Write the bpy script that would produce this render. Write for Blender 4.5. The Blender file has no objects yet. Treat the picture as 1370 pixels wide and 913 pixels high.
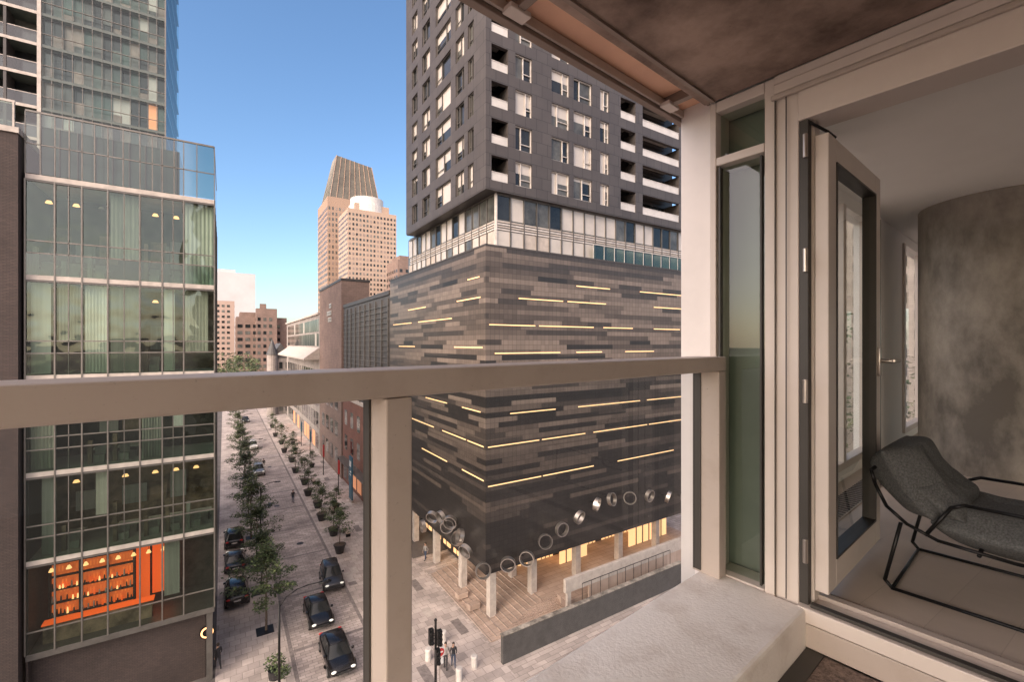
import bpy,bmesh,math,random
from mathutils import Vector,Matrix
R=random.Random(7)
H=22.5; D=.95
sc=bpy.context.scene
# ------------------------------------------------------------ materials
def nt(name):
    m=bpy.data.materials.new(name); m.use_nodes=True
    n=m.node_tree.nodes; l=m.node_tree.links
    b=n['Principled BSDF']
    return m,n,l,b
def col(c): return (c[0],c[1],c[2],1)
def pbr(name,c,rough=.6,metal=0,var=.15,scale=2.,bump=0,bscale=40,c2=None,det=6,lo=.35,hi=.65,spec=.5,stretch=None,specks=None):
    m,n,l,b=nt(name)
    tc=n.new('ShaderNodeTexCoord'); mp=n.new('ShaderNodeMapping')
    l.new(tc.outputs['Object'],mp.inputs[0])
    if stretch: mp.inputs['Scale'].default_value=stretch
    no=n.new('ShaderNodeTexNoise'); no.inputs['Scale'].default_value=scale; no.inputs['Detail'].default_value=det
    no.inputs['Roughness'].default_value=.65
    l.new(mp.outputs[0],no.inputs['Vector'])
    cr=n.new('ShaderNodeValToRGB'); cr.color_ramp.elements[0].position=lo; cr.color_ramp.elements[1].position=hi
    if c2 is None:
        a=[x*(1-var) for x in c]; d=[min(1,x*(1+var)) for x in c]
    else: a=c2; d=c
    cr.color_ramp.elements[0].color=col(a); cr.color_ramp.elements[1].color=col(d)
    l.new(no.outputs[0],cr.inputs[0]); out=cr.outputs[0]
    if specks:
        s_,th,dk=specks
        n3=n.new('ShaderNodeTexNoise'); n3.inputs['Scale'].default_value=s_; n3.inputs['Detail'].default_value=7; n3.inputs['Roughness'].default_value=.75
        l.new(tc.outputs['Object'],n3.inputs['Vector'])
        r3=n.new('ShaderNodeMapRange'); r3.inputs[1].default_value=th; r3.inputs[2].default_value=th+.10; r3.inputs[3].default_value=dk; r3.inputs[4].default_value=1
        l.new(n3.outputs[0],r3.inputs[0])
        v=n.new('ShaderNodeVectorMath'); v.operation='SCALE'; l.new(out,v.inputs[0]); l.new(r3.outputs[0],v.inputs['Scale']); out=v.outputs[0]
    l.new(out,b.inputs['Base Color'])
    b.inputs['Roughness'].default_value=rough; b.inputs['Metallic'].default_value=metal
    b.inputs['Specular IOR Level'].default_value=spec
    if bump:
        n2=n.new('ShaderNodeTexNoise'); n2.inputs['Scale'].default_value=bscale; n2.inputs['Detail'].default_value=4
        l.new(tc.outputs['Object'],n2.inputs['Vector'])
        bp=n.new('ShaderNodeBump'); bp.inputs['Strength'].default_value=bump; bp.inputs['Distance'].default_value=.004
        l.new(n2.outputs[0],bp.inputs['Height']); l.new(bp.outputs[0],b.inputs['Normal'])
    return m
def emis(name,c,s):
    m,n,l,b=nt(name); b.inputs['Base Color'].default_value=col(c)
    b.inputs['Emission Color'].default_value=col(c); b.inputs['Emission Strength'].default_value=s
    return m
def glass(name,tint=(.8,.85,.83),base=.05,wave=0,gl=(1,1,1),top=.7,rough=.01,wscale=1.2):
    m,n,l,b=nt(name); n.remove(b); out=n['Material Output']
    tr=n.new('ShaderNodeBsdfTransparent'); tr.inputs[0].default_value=col(tint)
    g=n.new('ShaderNodeBsdfGlossy'); g.inputs['Roughness'].default_value=rough; g.inputs[0].default_value=col(gl)
    fr=n.new('ShaderNodeLayerWeight'); fr.inputs[0].default_value=.5
    pw=n.new('ShaderNodeMath'); pw.operation='POWER'; pw.inputs[1].default_value=4.5; l.new(fr.outputs['Facing'],pw.inputs[0])
    ma=n.new('ShaderNodeMath'); ma.operation='MULTIPLY_ADD'; ma.use_clamp=True; ma.inputs[1].default_value=top; ma.inputs[2].default_value=base
    l.new(pw.outputs[0],ma.inputs[0])
    mx=n.new('ShaderNodeMixShader'); l.new(ma.outputs[0],mx.inputs[0]); l.new(tr.outputs[0],mx.inputs[1]); l.new(g.outputs[0],mx.inputs[2])
    l.new(mx.outputs[0],out.inputs[0])
    if wave:
        tc=n.new('ShaderNodeTexCoord'); no=n.new('ShaderNodeTexNoise'); no.inputs['Scale'].default_value=wscale; no.inputs['Detail'].default_value=1
        l.new(tc.outputs['Object'],no.inputs['Vector']); bp=n.new('ShaderNodeBump'); bp.inputs['Strength'].default_value=wave; bp.inputs['Distance'].default_value=.1
        l.new(no.outputs[0],bp.inputs['Height']); l.new(bp.outputs[0],g.inputs['Normal'])
    return m
def wallcoord(n,l):
    tc=n.new('ShaderNodeTexCoord'); sx=n.new('ShaderNodeSeparateXYZ'); l.new(tc.outputs['Object'],sx.inputs[0])
    ad=n.new('ShaderNodeMath'); ad.operation='ADD'; l.new(sx.outputs[0],ad.inputs[0]); l.new(sx.outputs[1],ad.inputs[1])
    cb=n.new('ShaderNodeCombineXYZ'); l.new(ad.outputs[0],cb.inputs[0]); l.new(sx.outputs[2],cb.inputs[1])
    return ad.outputs[0],sx.outputs[2],cb.outputs[0],tc
def brick(name,c1,c2,mortar,bw,rh,ms,rough=.8,flat=False,bump=.3,var=.2,off=.5,bias=0,nscale=.35):
    m,n,l,b=nt(name)
    if flat:
        tc=n.new('ShaderNodeTexCoord'); v=tc.outputs['Object']
    else: _,_,v,tc=wallcoord(n,l)
    t=n.new('ShaderNodeTexBrick'); l.new(v,t.inputs['Vector'])
    t.inputs['Color1'].default_value=col(c1); t.inputs['Color2'].default_value=col(c2); t.inputs['Mortar'].default_value=col(mortar)
    t.inputs['Scale'].default_value=1; t.inputs['Mortar Size'].default_value=ms; t.inputs['Brick Width'].default_value=bw; t.inputs['Row Height'].default_value=rh
    t.inputs['Bias'].default_value=bias; t.offset=off
    no=n.new('ShaderNodeTexNoise'); no.inputs['Scale'].default_value=nscale; no.inputs['Detail'].default_value=8; no.inputs['Roughness'].default_value=.65; l.new(tc.outputs['Object'],no.inputs['Vector'])
    mr=n.new('ShaderNodeMapRange'); mr.inputs[1].default_value=.3; mr.inputs[2].default_value=.7; mr.inputs[3].default_value=1-var; mr.inputs[4].default_value=1+var
    l.new(no.outputs[0],mr.inputs[0])
    mx=n.new('ShaderNodeVectorMath'); mx.operation='SCALE'; l.new(t.outputs[0],mx.inputs[0]); l.new(mr.outputs[0],mx.inputs['Scale'])
    l.new(mx.outputs[0],b.inputs['Base Color']); b.inputs['Roughness'].default_value=rough
    bp=n.new('ShaderNodeBump'); bp.inputs['Strength'].default_value=bump; bp.inputs['Distance'].default_value=.02; bp.invert=True
    l.new(t.outputs['Fac'],bp.inputs['Height']); l.new(bp.outputs[0],b.inputs['Normal'])
    return m
def cladding(name):
    m,n,l,b=nt(name)
    s,z,v,tc=wallcoord(n,l)
    def M(op,a,bv=None):
        x=n.new('ShaderNodeMath'); x.operation=op
        for i,k in enumerate((a,bv)):
            if k is None: continue
            if isinstance(k,(int,float)): x.inputs[i].default_value=k
            else: l.new(k,x.inputs[i])
        return x.outputs[0]
    row=M('FLOOR',M('DIVIDE',z,.40))
    w1=n.new('ShaderNodeTexWhiteNoise'); w1.noise_dimensions='1D'; l.new(row,w1.inputs['W'])
    L=M('ADD',M('MULTIPLY',w1.outputs[0],7.5),2.4)
    cell=M('FLOOR',M('ADD',M('DIVIDE',s,L),M('MULTIPLY',w1.outputs[0],37.)))
    cb=n.new('ShaderNodeCombineXYZ'); l.new(cell,cb.inputs[0]); l.new(row,cb.inputs[1])
    w2=n.new('ShaderNodeTexWhiteNoise'); w2.noise_dimensions='2D'; l.new(cb.outputs[0],w2.inputs['Vector'])
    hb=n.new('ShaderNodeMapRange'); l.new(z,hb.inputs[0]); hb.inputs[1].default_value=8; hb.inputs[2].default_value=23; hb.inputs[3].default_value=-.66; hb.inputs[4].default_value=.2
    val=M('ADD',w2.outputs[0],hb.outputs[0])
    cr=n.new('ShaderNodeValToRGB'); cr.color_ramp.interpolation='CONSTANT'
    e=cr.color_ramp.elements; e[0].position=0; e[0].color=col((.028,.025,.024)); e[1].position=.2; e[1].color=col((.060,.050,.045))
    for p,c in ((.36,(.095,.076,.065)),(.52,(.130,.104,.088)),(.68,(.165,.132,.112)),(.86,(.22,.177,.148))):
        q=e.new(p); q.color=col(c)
    l.new(val,cr.inputs[0])
    t=n.new('ShaderNodeTexBrick'); l.new(v,t.inputs['Vector']); t.offset=0
    t.inputs['Color1'].default_value=(1,1,1,1); t.inputs['Color2'].default_value=(.80,.80,.80,1); t.inputs['Mortar'].default_value=(.4,.4,.4,1)
    t.inputs['Scale'].default_value=1; t.inputs['Mortar Size'].default_value=.014; t.inputs['Brick Width'].default_value=.40; t.inputs['Row Height'].default_value=.40
    mx=n.new('ShaderNodeVectorMath'); mx.operation='MULTIPLY'; l.new(cr.outputs[0],mx.inputs[0]); l.new(t.outputs[0],mx.inputs[1])
    l.new(mx.outputs[0],b.inputs['Base Color']); b.inputs['Roughness'].default_value=.42
    return m
TAN=pbr('beige_painted_metal',(.50,.43,.38),.5,0,.1,6,.06,120,c2=(.42,.35,.30),lo=.2,hi=.5,specks=(70,.28,.6))
TAN2=pbr('beige_frame',(.68,.605,.55),.45,0,.06,1.5,.03,100)
DARKGASK=pbr('dark_gasket',(.05,.045,.04),.5)
WHITE=pbr('white_panel',(.82,.77,.74),.5,0,.05,2)
CURB=pbr('painted_concrete_kerb',(.86,.81,.76),.75,0,.1,5,.5,90,c2=(.68,.61,.55),lo=.25,hi=.5,specks=(75,.27,.4))
CONC=pbr('stained_concrete',(.42,.315,.26),.85,0,.1,2.2,.7,25,c2=(.12,.083,.067),lo=.36,hi=.62,det=12,specks=(40,.27,.6))
CONCG=pbr('grey_cast_concrete',(.46,.415,.36),.8,0,.1,1.5,.8,18,c2=(.13,.115,.10),lo=.38,hi=.62,det=14,stretch=(1,1,.55),specks=(40,.26,.6))
FLOORB=pbr('balcony_floor_coating',(.20,.15,.125),.95,0,.5,90,.6,200)
WOODF=brick('oak_floor',(.60,.51,.43),(.56,.475,.40),(.50,.42,.35),1.8,.19,.0015,.35,True,0,.08,nscale=3)
IWALL=pbr('interior_wall_paint',(.88,.86,.83),.8,0,.03,1)
ICEIL=pbr('interior_ceiling_paint',(.90,.89,.86),.85,0,.03,1)
SOFF=pbr('perforated_soffit',(.88,.54,.37),.5,0,.1,3,.5,300,c2=(.78,.47,.32))
TRIM=pbr('bronze_trim',(.24,.19,.16),.45,.3,.1,4)
BLACK=pbr('black_metal',(.015,.015,.016),.4,.5)
FAB=pbr('charcoal_fabric',(.125,.13,.13),.95,0,.4,150,1.,500)
STEEL=pbr('brushed_steel',(.50,.46,.43),.3,.9,.1,3)
RGLASS=glass('railing_glass',(.78,.80,.80),.02,0,top=.4)
DGLASS=glass('door_glass',(.88,.91,.89),.05,0,top=.5)
GGLASS=glass('green_glass',(.66,.74,.68),.06,.0)
GREENP=pbr('green_grey_panel',(.25,.27,.245),.5,0,.2,.8)
CWG=glass('curtain_wall_glass',(.56,.65,.59),.075,.4,(.75,.86,.80),.6,.012,.9)
CWG2=glass('tower_glass',(.80,.88,.85),.035,.08,(.8,.9,.9),.5,.02,.5)
FRG=glass('frosted_rail_glass',(.52,.60,.55),.06,.02,rough=.1)
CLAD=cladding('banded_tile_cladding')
TOWER=brick('dark_zinc_panels',(.066,.057,.055),(.078,.068,.065),(.025,.022,.021),1.1,.95,.02,.5,False,.2,.12)
TOWER2=pbr('zinc_reveal',(.06,.053,.051),.5)
def wing(name,c,r=.06,v=.5,s=.5): 
    return pbr(name,c,r,0,v,s,0,spec=.5)
WD=wing('window_dark',(.018,.020,.021)); WM=wing('window_mid',(.10,.10,.092)); WC=wing('window_curtain',(.52,.48,.44),.2,.1); WW=emis('window_warm',(.8,.33,.16),.5)
WG=wing('window_green',(.06,.09,.08),.08,.3)
WP=wing('window_pink',(.26,.20,.17),.1,.3)
FRAME=pbr('light_window_frame',(.58,.54,.51),.4)
FRAMED=pbr('dark_window_frame',(.10,.092,.085),.4)
ALU=pbr('aluminium_mullion',(.17,.155,.14),.4,.3)
SLAB=pbr('pale_slab',(.46,.41,.37),.7)
CURT=[pbr('curtain_a',(.60,.53,.47),.9,0,.15,.6,stretch=(9,9,.3)),pbr('curtain_b',(.34,.32,.29),.9,0,.2,.6,stretch=(9,9,.3)),pbr('curtain_c',(.80,.76,.71),.9,0,.1,.6,stretch=(9,9,.3))]
ROOMD=pbr('room_interior',(.07,.055,.045),.9,0,.7,.8)
ROOMB=pbr('room_interior_warm',(.22,.15,.105),.9,0,.6,.9)
LAMP=emis('interior_lamp',(1,.5,.2),3)
LED=emis('led_strip',(1,.62,.30),1.05)
GOLD=emis('lit_lobby_glass',(1,.60,.28),1.25)
DBRICK=brick('dark_brick',(.05,.038,.035),(.07,.05,.045),(.028,.02,.02),.25,.08,.01,.85)
BRICKR=brick('red_brick',(.24,.10,.07),(.19,.08,.06),(.14,.09,.08),.6,.2,.015,.85)
BRICKB=brick('brown_brick',(.24,.165,.135),(.20,.14,.115),(.14,.10,.09),.8,.3,.015,.85)
STONE=brick('grey_stone',(.34,.30,.28),(.29,.26,.24),(.18,.16,.14),1.2,.4,.015,.85)
ASPH=pbr('asphalt_ground',(.13,.115,.11),.9,0,.25,.5,.2,20)
PAVE=brick('street_pavers',(.50,.43,.40),(.33,.28,.26),(.19,.16,.15),.62,.31,.016,.8,True,.2,.36)
PAVE2=brick('sidewalk_pavers',(.58,.50,.46),(.40,.345,.32),(.25,.21,.20),.7,.7,.014,.8,True,.2,.33)
PAVE3=brick('plaza_pavers',(.57,.49,.45),(.36,.31,.285),(.22,.19,.18),1.2,.4,.016,.8,True,.2,.33)
BAND=pbr('granite_band',(.22,.19,.18),.7,0,.3,3)
GRAN=brick('terrace_granite',(.50,.385,.32),(.42,.32,.265),(.28,.21,.18),1.5,.55,.02,.7,True,.2,.2)
RAMPD=pbr('dark_ramp_wall',(.075,.072,.072),.6,0,.2,2)
CONCL=pbr('light_concrete',(.52,.46,.42),.75,0,.15,2)
# ------------------------------------------------------------ mesh builder
class MB:
    def __init__(s,T=None): s.v=[];s.f=[];s.fm=[];s.mats=[];s.T=T or Matrix.Identity(4)
    def mi(s,m):
        if m not in s.mats: s.mats.append(m)
        return s.mats.index(m)
    def add(s,pts,faces,mat):
        k=len(s.v); s.v+= [s.T@Vector(p) for p in pts]; i=s.mi(mat)
        for f in faces: s.f.append([k+a for a in f]); s.fm.append(i)
    def box(s,x0,x1,y0,y1,z0,z1,mat):
        s.add([(x0,y0,z0),(x1,y0,z0),(x1,y1,z0),(x0,y1,z0),(x0,y0,z1),(x1,y0,z1),(x1,y1,z1),(x0,y1,z1)],
          [(0,3,2,1),(4,5,6,7),(0,1,5,4),(1,2,6,5),(2,3,7,6),(3,0,4,7)],mat)
    def quad(s,a,b,c,d,mat): s.add([a,b,c,d],[(0,1,2,3)],mat)
    def cyl(s,p0,p1,r0,r1,mat,n=12):
        p0=Vector(p0);p1=Vector(p1);d=(p1-p0).normalized()
        a=d.orthogonal().normalized(); b=d.cross(a)
        pts=[]
        for p,r in ((p0,r0),(p1,r1)):
            for i in range(n):
                t=2*math.pi*i/n; pts.append(p+a*r*math.cos(t)+b*r*math.sin(t))
        fs=[(i,(i+1)%n,n+(i+1)%n,n+i) for i in range(n)]+[tuple(range(n-1,-1,-1)),tuple(range(n,2*n))]
        s.add(pts,fs,mat)
    def tube(s,pts,r,mat,n=8):
        for a,b in zip(pts,pts[1:]): s.cyl(a,b,r,r,mat,n)
        for a in pts[1:-1]: s.ball(a,r,mat,n)
    def ball(s,c,r,mat,n=10,sc3=(1,1,1)):
        pts=[];m=n//2+1
        for j in range(m+1):
            ph=math.pi*j/m
            for i in range(n):
                t=2*math.pi*i/n
                pts.append((c[0]+r*sc3[0]*math.sin(ph)*math.cos(t),c[1]+r*sc3[1]*math.sin(ph)*math.sin(t),c[2]+r*sc3[2]*math.cos(ph)))
        fs=[(j*n+i,j*n+(i+1)%n,(j+1)*n+(i+1)%n,(j+1)*n+i) for j in range(m) for i in range(n)]
        s.add(pts,fs,mat)
    def mesh(s,name):
        me=bpy.data.meshes.new(name); me.from_pydata([tuple(v) for v in s.v],[],s.f)
        for m in s.mats: me.materials.append(m)
        me.polygons.foreach_set('material_index',s.fm); 
        bm=bmesh.new(); bm.from_mesh(me); bmesh.ops.recalc_face_normals(bm,faces=bm.faces); bm.to_mesh(me); bm.free()
        me.update(); return me
    def obj(s,name,parent=None,bevel=0,smooth=False,sub=0):
        o=bpy.data.objects.new(name,s.mesh(name)); sc.collection.objects.link(o)
        if parent: o.parent=parent
        if smooth:
            for p in o.data.polygons: p.use_smooth=True
        if bevel:
            b=o.modifiers.new('bevel','BEVEL'); b.width=bevel; b.segments=2; b.limit_method='ANGLE'
        if sub:
            b=o.modifiers.new('sub','SUBSURF'); b.levels=sub; b.render_levels=sub
        return o
def grp(name,loc=(0,0,0),rz=0):
    e=bpy.data.objects.new(name,None); sc.collection.objects.link(e); e.location=loc; e.rotation_euler[2]=rz; return e
def frame(o,s,n):
    M=Matrix.Identity(4)
    for i in range(3):
        M[i][0]=s[i];M[i][1]=n[i];M[i][2]=(0,0,1)[i];M[i][3]=o[i]
    return M
# ------------------------------------------------------------ camera
cam=bpy.data.cameras.new('camera'); co=bpy.data.objects.new('camera',cam); sc.collection.objects.link(co)
co.location=(0,0,H); co.rotation_euler=(math.radians(90),0,math.radians(-32.7)); cam.lens=15.77; cam.sensor_width=36; cam.shift_y=.0026
cam.clip_start=.05; cam.clip_end=6000; sc.camera=co
# ------------------------------------------------------------ sky & sun (warm sun and an added sky glow behind the viewer's left, clear blue opposite)
w=bpy.data.worlds.new('World'); sc.world=w; w.use_nodes=True
wn=w.node_tree.nodes; wl=w.node_tree.links; bg=wn['Background']
sk=wn.new('ShaderNodeTexSky'); sk.sky_type='NISHITA'; sk.sun_disc=False
SE=30; SA=240
sk.sun_elevation=math.radians(SE); sk.sun_rotation=math.radians(SA); sk.air_density=1.0; sk.dust_density=1.6; sk.ozone_density=2.0
dv=Vector((math.sin(math.radians(SA))*math.cos(math.radians(SE)),math.cos(math.radians(SA))*math.cos(math.radians(SE)),math.sin(math.radians(SE))))
hs=wn.new('ShaderNodeHueSaturation'); hs.inputs['Saturation'].default_value=1.12; hs.inputs['Value'].default_value=1.05; wl.new(sk.outputs[0],hs.inputs['Color'])
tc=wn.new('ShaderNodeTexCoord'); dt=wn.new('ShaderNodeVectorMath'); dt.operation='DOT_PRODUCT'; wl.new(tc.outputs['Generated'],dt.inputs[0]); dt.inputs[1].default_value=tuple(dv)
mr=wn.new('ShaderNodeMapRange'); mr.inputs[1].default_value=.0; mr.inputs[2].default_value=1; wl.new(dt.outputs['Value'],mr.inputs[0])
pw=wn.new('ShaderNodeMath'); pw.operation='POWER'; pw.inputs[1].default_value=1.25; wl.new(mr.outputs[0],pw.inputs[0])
gs=wn.new('ShaderNodeVectorMath'); gs.operation='SCALE'; gs.inputs[0].default_value=(15,11,8.2); wl.new(pw.outputs[0],gs.inputs['Scale'])  # warm glow added on top of the sky as broad fill light
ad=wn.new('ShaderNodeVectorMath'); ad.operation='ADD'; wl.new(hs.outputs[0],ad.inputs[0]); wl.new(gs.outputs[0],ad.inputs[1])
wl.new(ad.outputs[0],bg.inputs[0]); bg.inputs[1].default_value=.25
sun=bpy.data.lights.new('sun','SUN'); so=bpy.data.objects.new('sun',sun); sc.collection.objects.link(so)
sun.energy=2.0; sun.angle=math.radians(30); sun.color=(1,.80,.62)
so.rotation_euler=dv.to_track_quat('Z','Y').to_euler(); so.location=(-40,-40,60)
sc.view_settings.view_transform='Standard'; sc.view_settings.look='None'; sc.view_settings.exposure=0
# ------------------------------------------------------------ balcony (own axes)
BT=Matrix.Translation((0,0,H))@Matrix.Rotation(math.radians(6.7),4,'Z')@Matrix.Scale(D,4)
g=grp('balcony_railing')
b=MB(BT); b.box(-3.2,2.141,1.0,1.137,-.129,-.062,TAN); b.obj('top_rail',g,.006)
for i,(x0,x1) in enumerate(((-1.25,-1.18),(.44,.508),(2.073,2.141))):
    b=MB(BT); b.box(x0,x1,1.002,1.135,-1.103,-.131,TAN); b.obj('post_%d'%(i+1),g,.004)
    b=MB(BT); b.box(x0-.006,x0-.0005,1.09,1.128,-1.09,-.135,DARKGASK); b.box(x1+.0005,x1+.006,1.09,1.128,-1.09,-.135,DARKGASK); b.obj('gasket_%d'%(i+1),g)
for i,(x0,x1) in enumerate(((-3.2,-1.255),(-1.174,.434),(.514,2.067))):
    b=MB(BT); b.quad((x0,1.118,-1.2),(x1,1.118,-1.2),(x1,1.118,-.13),(x0,1.118,-.13),RGLASS); b.obj('glass_pane_%d'%(i+1),g)
b=MB(BT)
for x in (-2.2,-.4,1.25): b.cyl((x,1.07,-.1295),(x,1.07,-.1325),.008,.008,STEEL,10)
b.obj('rail_screws',g)
b=MB(BT); b.box(-3.2,2.139,.666,1.11,-1.30,-1.104,CURB); b.obj('balcony_kerb',None,.012)
b=MB(BT); b.box(-3.2,2.13,.60,.664,-1.40,-1.264,DARKGASK); b.box(-3.2,2.13,-2.6,.60,-1.42,-1.269,FLOORB); b.obj('balcony_floor')
b=MB(BT); b.box(-3.3,2.138,-2.6,1.106,1.172,1.42,CONC)
b.obj('concrete_ceiling',None,.006)
b=MB(BT)
b.box(-3.3,2.12,1.045,1.062,1.160,1.1715,TRIM)
b.obj('ceiling_drip_groove')
g=grp('facade_sunshade')
b=MB(BT); b.box(-3.3,2.33,1.125,1.265,1.235,1.25,SOFF); b.obj('soffit_panel',g)
b=MB(BT); b.box(-3.3,2.33,1.108,1.124,1.20,1.40,TRIM); b.box(-3.3,2.33,1.266,1.30,1.172,1.36,TRIM); b.box(-3.3,2.328,1.252,1.265,1.19,1.23,TAN); b.obj('edge_channel',g,.003)
b=MB(BT)
for x in (-1.,.02,1.02,2.02):
    b.box(x,x+.035,1.112,1.31,1.19,1.26,TRIM); b.box(x-.03,x+.065,1.21,1.262,1.18,1.2,TAN2)
b.obj('brackets',g,.003)
b=MB(BT); b.box(2.2,2.5,1.083,1.27,-4,3,WHITE); b.obj('facade_column',None,.006)
W=2.142
g=grp('window_wall')
b=MB(BT)
b.box(W,W+.14,1.052,1.082,-1.3,1.17,TAN2)
b.box(W,W+.14,.79,.832,-1.3,1.17,TAN2)
b.box(W,W+.14,.833,1.051,.86,.90,TAN2)
b.box(W,W+.14,.833,1.051,1.12,1.17,TAN2)
b.box(W,W+.14,.833,1.051,-1.3,-1.10,TAN2)
b.box(W+.01,W+.16,.70,.788,-1.3,1.17,TAN2)
b.box(W-.012,W+.1,-2.6,.788,1.09,1.169,TAN2)
b.box(W,W+.16,-2.6,.699,.945,1.088,TAN2)
b.box(W-.02,W-.001,-2.6,.80,1.065,1.085,TAN)
b.box(W-.02,W+.18,-2.6,.699,-1.16,-1.10,TAN2)
b.box(W-.015,W+.16,-2.6,.699,-1.262,-1.165,TAN)
b.obj('frame',g,.004)
b=MB(BT)
b.box(W+.0005-.004,W-.0005,.742,.746,-1.1,1.08,DARKGASK); b.box(W-.004,W-.0005,.786,.7895,-1.1,1.08,DARKGASK); b.box(W-.016,W-.0125,-2.6,.788,1.128,1.132,TAN)
b.obj('frame_joints',g)
b=MB(BT); b.box(W+.012,W+.05,.665,.699,-1.10,.945,DARKGASK); b.box(W+.055,W+.12,.655,.699,-1.10,.945,TAN2); 
b.box(W+.0,W+.03,-2.6,.655,-1.099,-1.085,DARKGASK); b.box(W+.10,W+.14,-2.6,.655,-1.099,-1.08,TAN)
for z in (-.92,.30,.78,-.25): b.cyl((W-.0,.672,z),(W-.0,.672,z+.1),.010,.010,STEEL,10)
b.obj('door_rebate',g,.002)
b=MB(BT); b.quad((W+.05,.832,-1.1),(W+.05,1.052,-1.1),(W+.05,1.052,.86),(W+.05,.832,.86),GGLASS); b.quad((W+.05,.832,.9),(W+.05,1.052,.9),(W+.05,1.052,1.12),(W+.05,.832,1.12),GGLASS); b.obj('glass',g)
b=MB(BT); b.box(W+.16,W+.2,.80,1.08,-1.3,1.17,GREENP); b.obj('inner_panel',g)
b=MB(BT); b.box(W+.002,W+.03,.845,.853,-1.09,.85,DARKGASK); b.box(W+.002,W+.03,1.032,1.04,-1.09,.85,DARKGASK); b.obj('glazing_bead',g)
g=grp('balcony_door')
b=MB(BT)
x0,x1=W+.04,3.03; y0,y1=.60,.65; z0,z1=-1.04,.875
b.box(x0,x0+.10,y0,y1,z0,z1,TAN2); b.box(x1-.10,x1,y0,y1,z0,z1,TAN2); b.box(x0+.101,x1-.101,y0,y1,z0,z0+.12,TAN2); b.box(x0+.101,x1-.101,y0,y1,z1-.10,z1,TAN2)
b.obj('leaf_frame',g,.004)
b=MB(BT); b.box(x0+.1,x0+.11,y0-.004,y1+.004,z0+.12,z1-.1,DARKGASK); b.box(x1-.11,x1-.1,y0-.004,y1+.004,z0+.12,z1-.1,DARKGASK); b.box(x0+.11,x1-.11,y0-.004,y1+.004,z0+.12,z0+.13,DARKGASK);b.box(x0+.11,x1-.11,y0-.004,y1+.004,z1-.11,z1-.1,DARKGASK); b.obj('seal',g)
b=MB(BT); b.quad((x0+.1,.625,z0+.12),(x1-.1,.625,z0+.12),(x1-.1,.625,z1-.1),(x0+.1,.625,z1-.1),DGLASS); b.obj('glass',g)
b=MB(BT); b.box(x1-.065,x1-.03,y0-.012,y0,-.17,-.02,STEEL); b.cyl((x1-.048,y0-.012,-.09),(x1-.048,y0-.06,-.09),.012,.012,STEEL); b.cyl((x1-.048,y0-.06,-.09),(x1+.09,y0-.06,-.09),.011,.011,STEEL); b.obj('handle',g,.002,True)
b=MB(BT); b.tube([(W+.02,.66,.93),(W+.1,.62,.9),(W+.13,.6,.875)],.006,BLACK); b.obj('stay_arm',g)
# interior
b=MB(BT); b.box(W+.19,14,-5,1.22,-1.3,-1.1,WOODF); b.obj('interior_floor')
b=MB(BT); b.box(W+.17,14,-5,1.3,1.23,1.42,ICEIL); b.obj('interior_ceiling')
g=grp('interior_walls')
b=MB(BT)
b.box(W+.2,3.2,1.1,1.22,-1.1,1.23,IWALL); b.box(5.15,6.52,1.1,1.22,-1.1,1.23,IWALL)
b.box(3.2,5.15,1.1,1.22,-1.1,-1.0,IWALL); b.box(6.52,14,1.1,1.22,-1.1,-1.0,IWALL)
b.box(3.2,5.15,1.1,1.22,1.12,1.23,IWALL); b.box(6.52,14,1.1,1.22,1.12,1.23,IWALL)
b.obj('walls',g)
b=MB(BT)
for x in (3.2,4.3,5.08,6.53,7.6,8.7,9.8,11,12.2,13.4): b.box(x,x+.07,1.08,1.16,-1.0,1.12,TAN2)
b.box(3.2,5.15,1.075,1.15,-1.0,-.94,TAN2); b.box(6.52,14,1.075,1.15,-1.0,-.94,TAN2); b.box(5.45,5.5,1.085,1.1,-1.1,1.2,FRAMED)
b.obj('window_frames',g,.003)
b=MB(BT); b.quad((3.2,1.15,-1),(5.15,1.15,-1),(5.15,1.15,1.12),(3.2,1.15,1.12),DGLASS); b.quad((6.52,1.15,-1),(14,1.15,-1),(14,1.15,1.12),(6.52,1.15,1.12),DGLASS); b.obj('window_glass',g)
b=MB(BT); b.box(3.3,6.4,.86,1.0,-1.098,-1.09,STEEL)
for i in range(60): b.box(3.32+i*.05,3.34+i*.05,.865,.995,-1.09,-1.085,BLACK)
b.obj('floor_vent')
cx=.773*(1.1*3.9)+.635*3.9; cy=.773*3.9-.635*(1.1*3.9)
b=MB(BT); b.cyl((cx,cy,-1.1),(cx,cy,1.229),.565,.565,CONCG,96); o=b.obj('concrete_column',None,0,True)
es=o.modifiers.new('es','EDGE_SPLIT')
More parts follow.
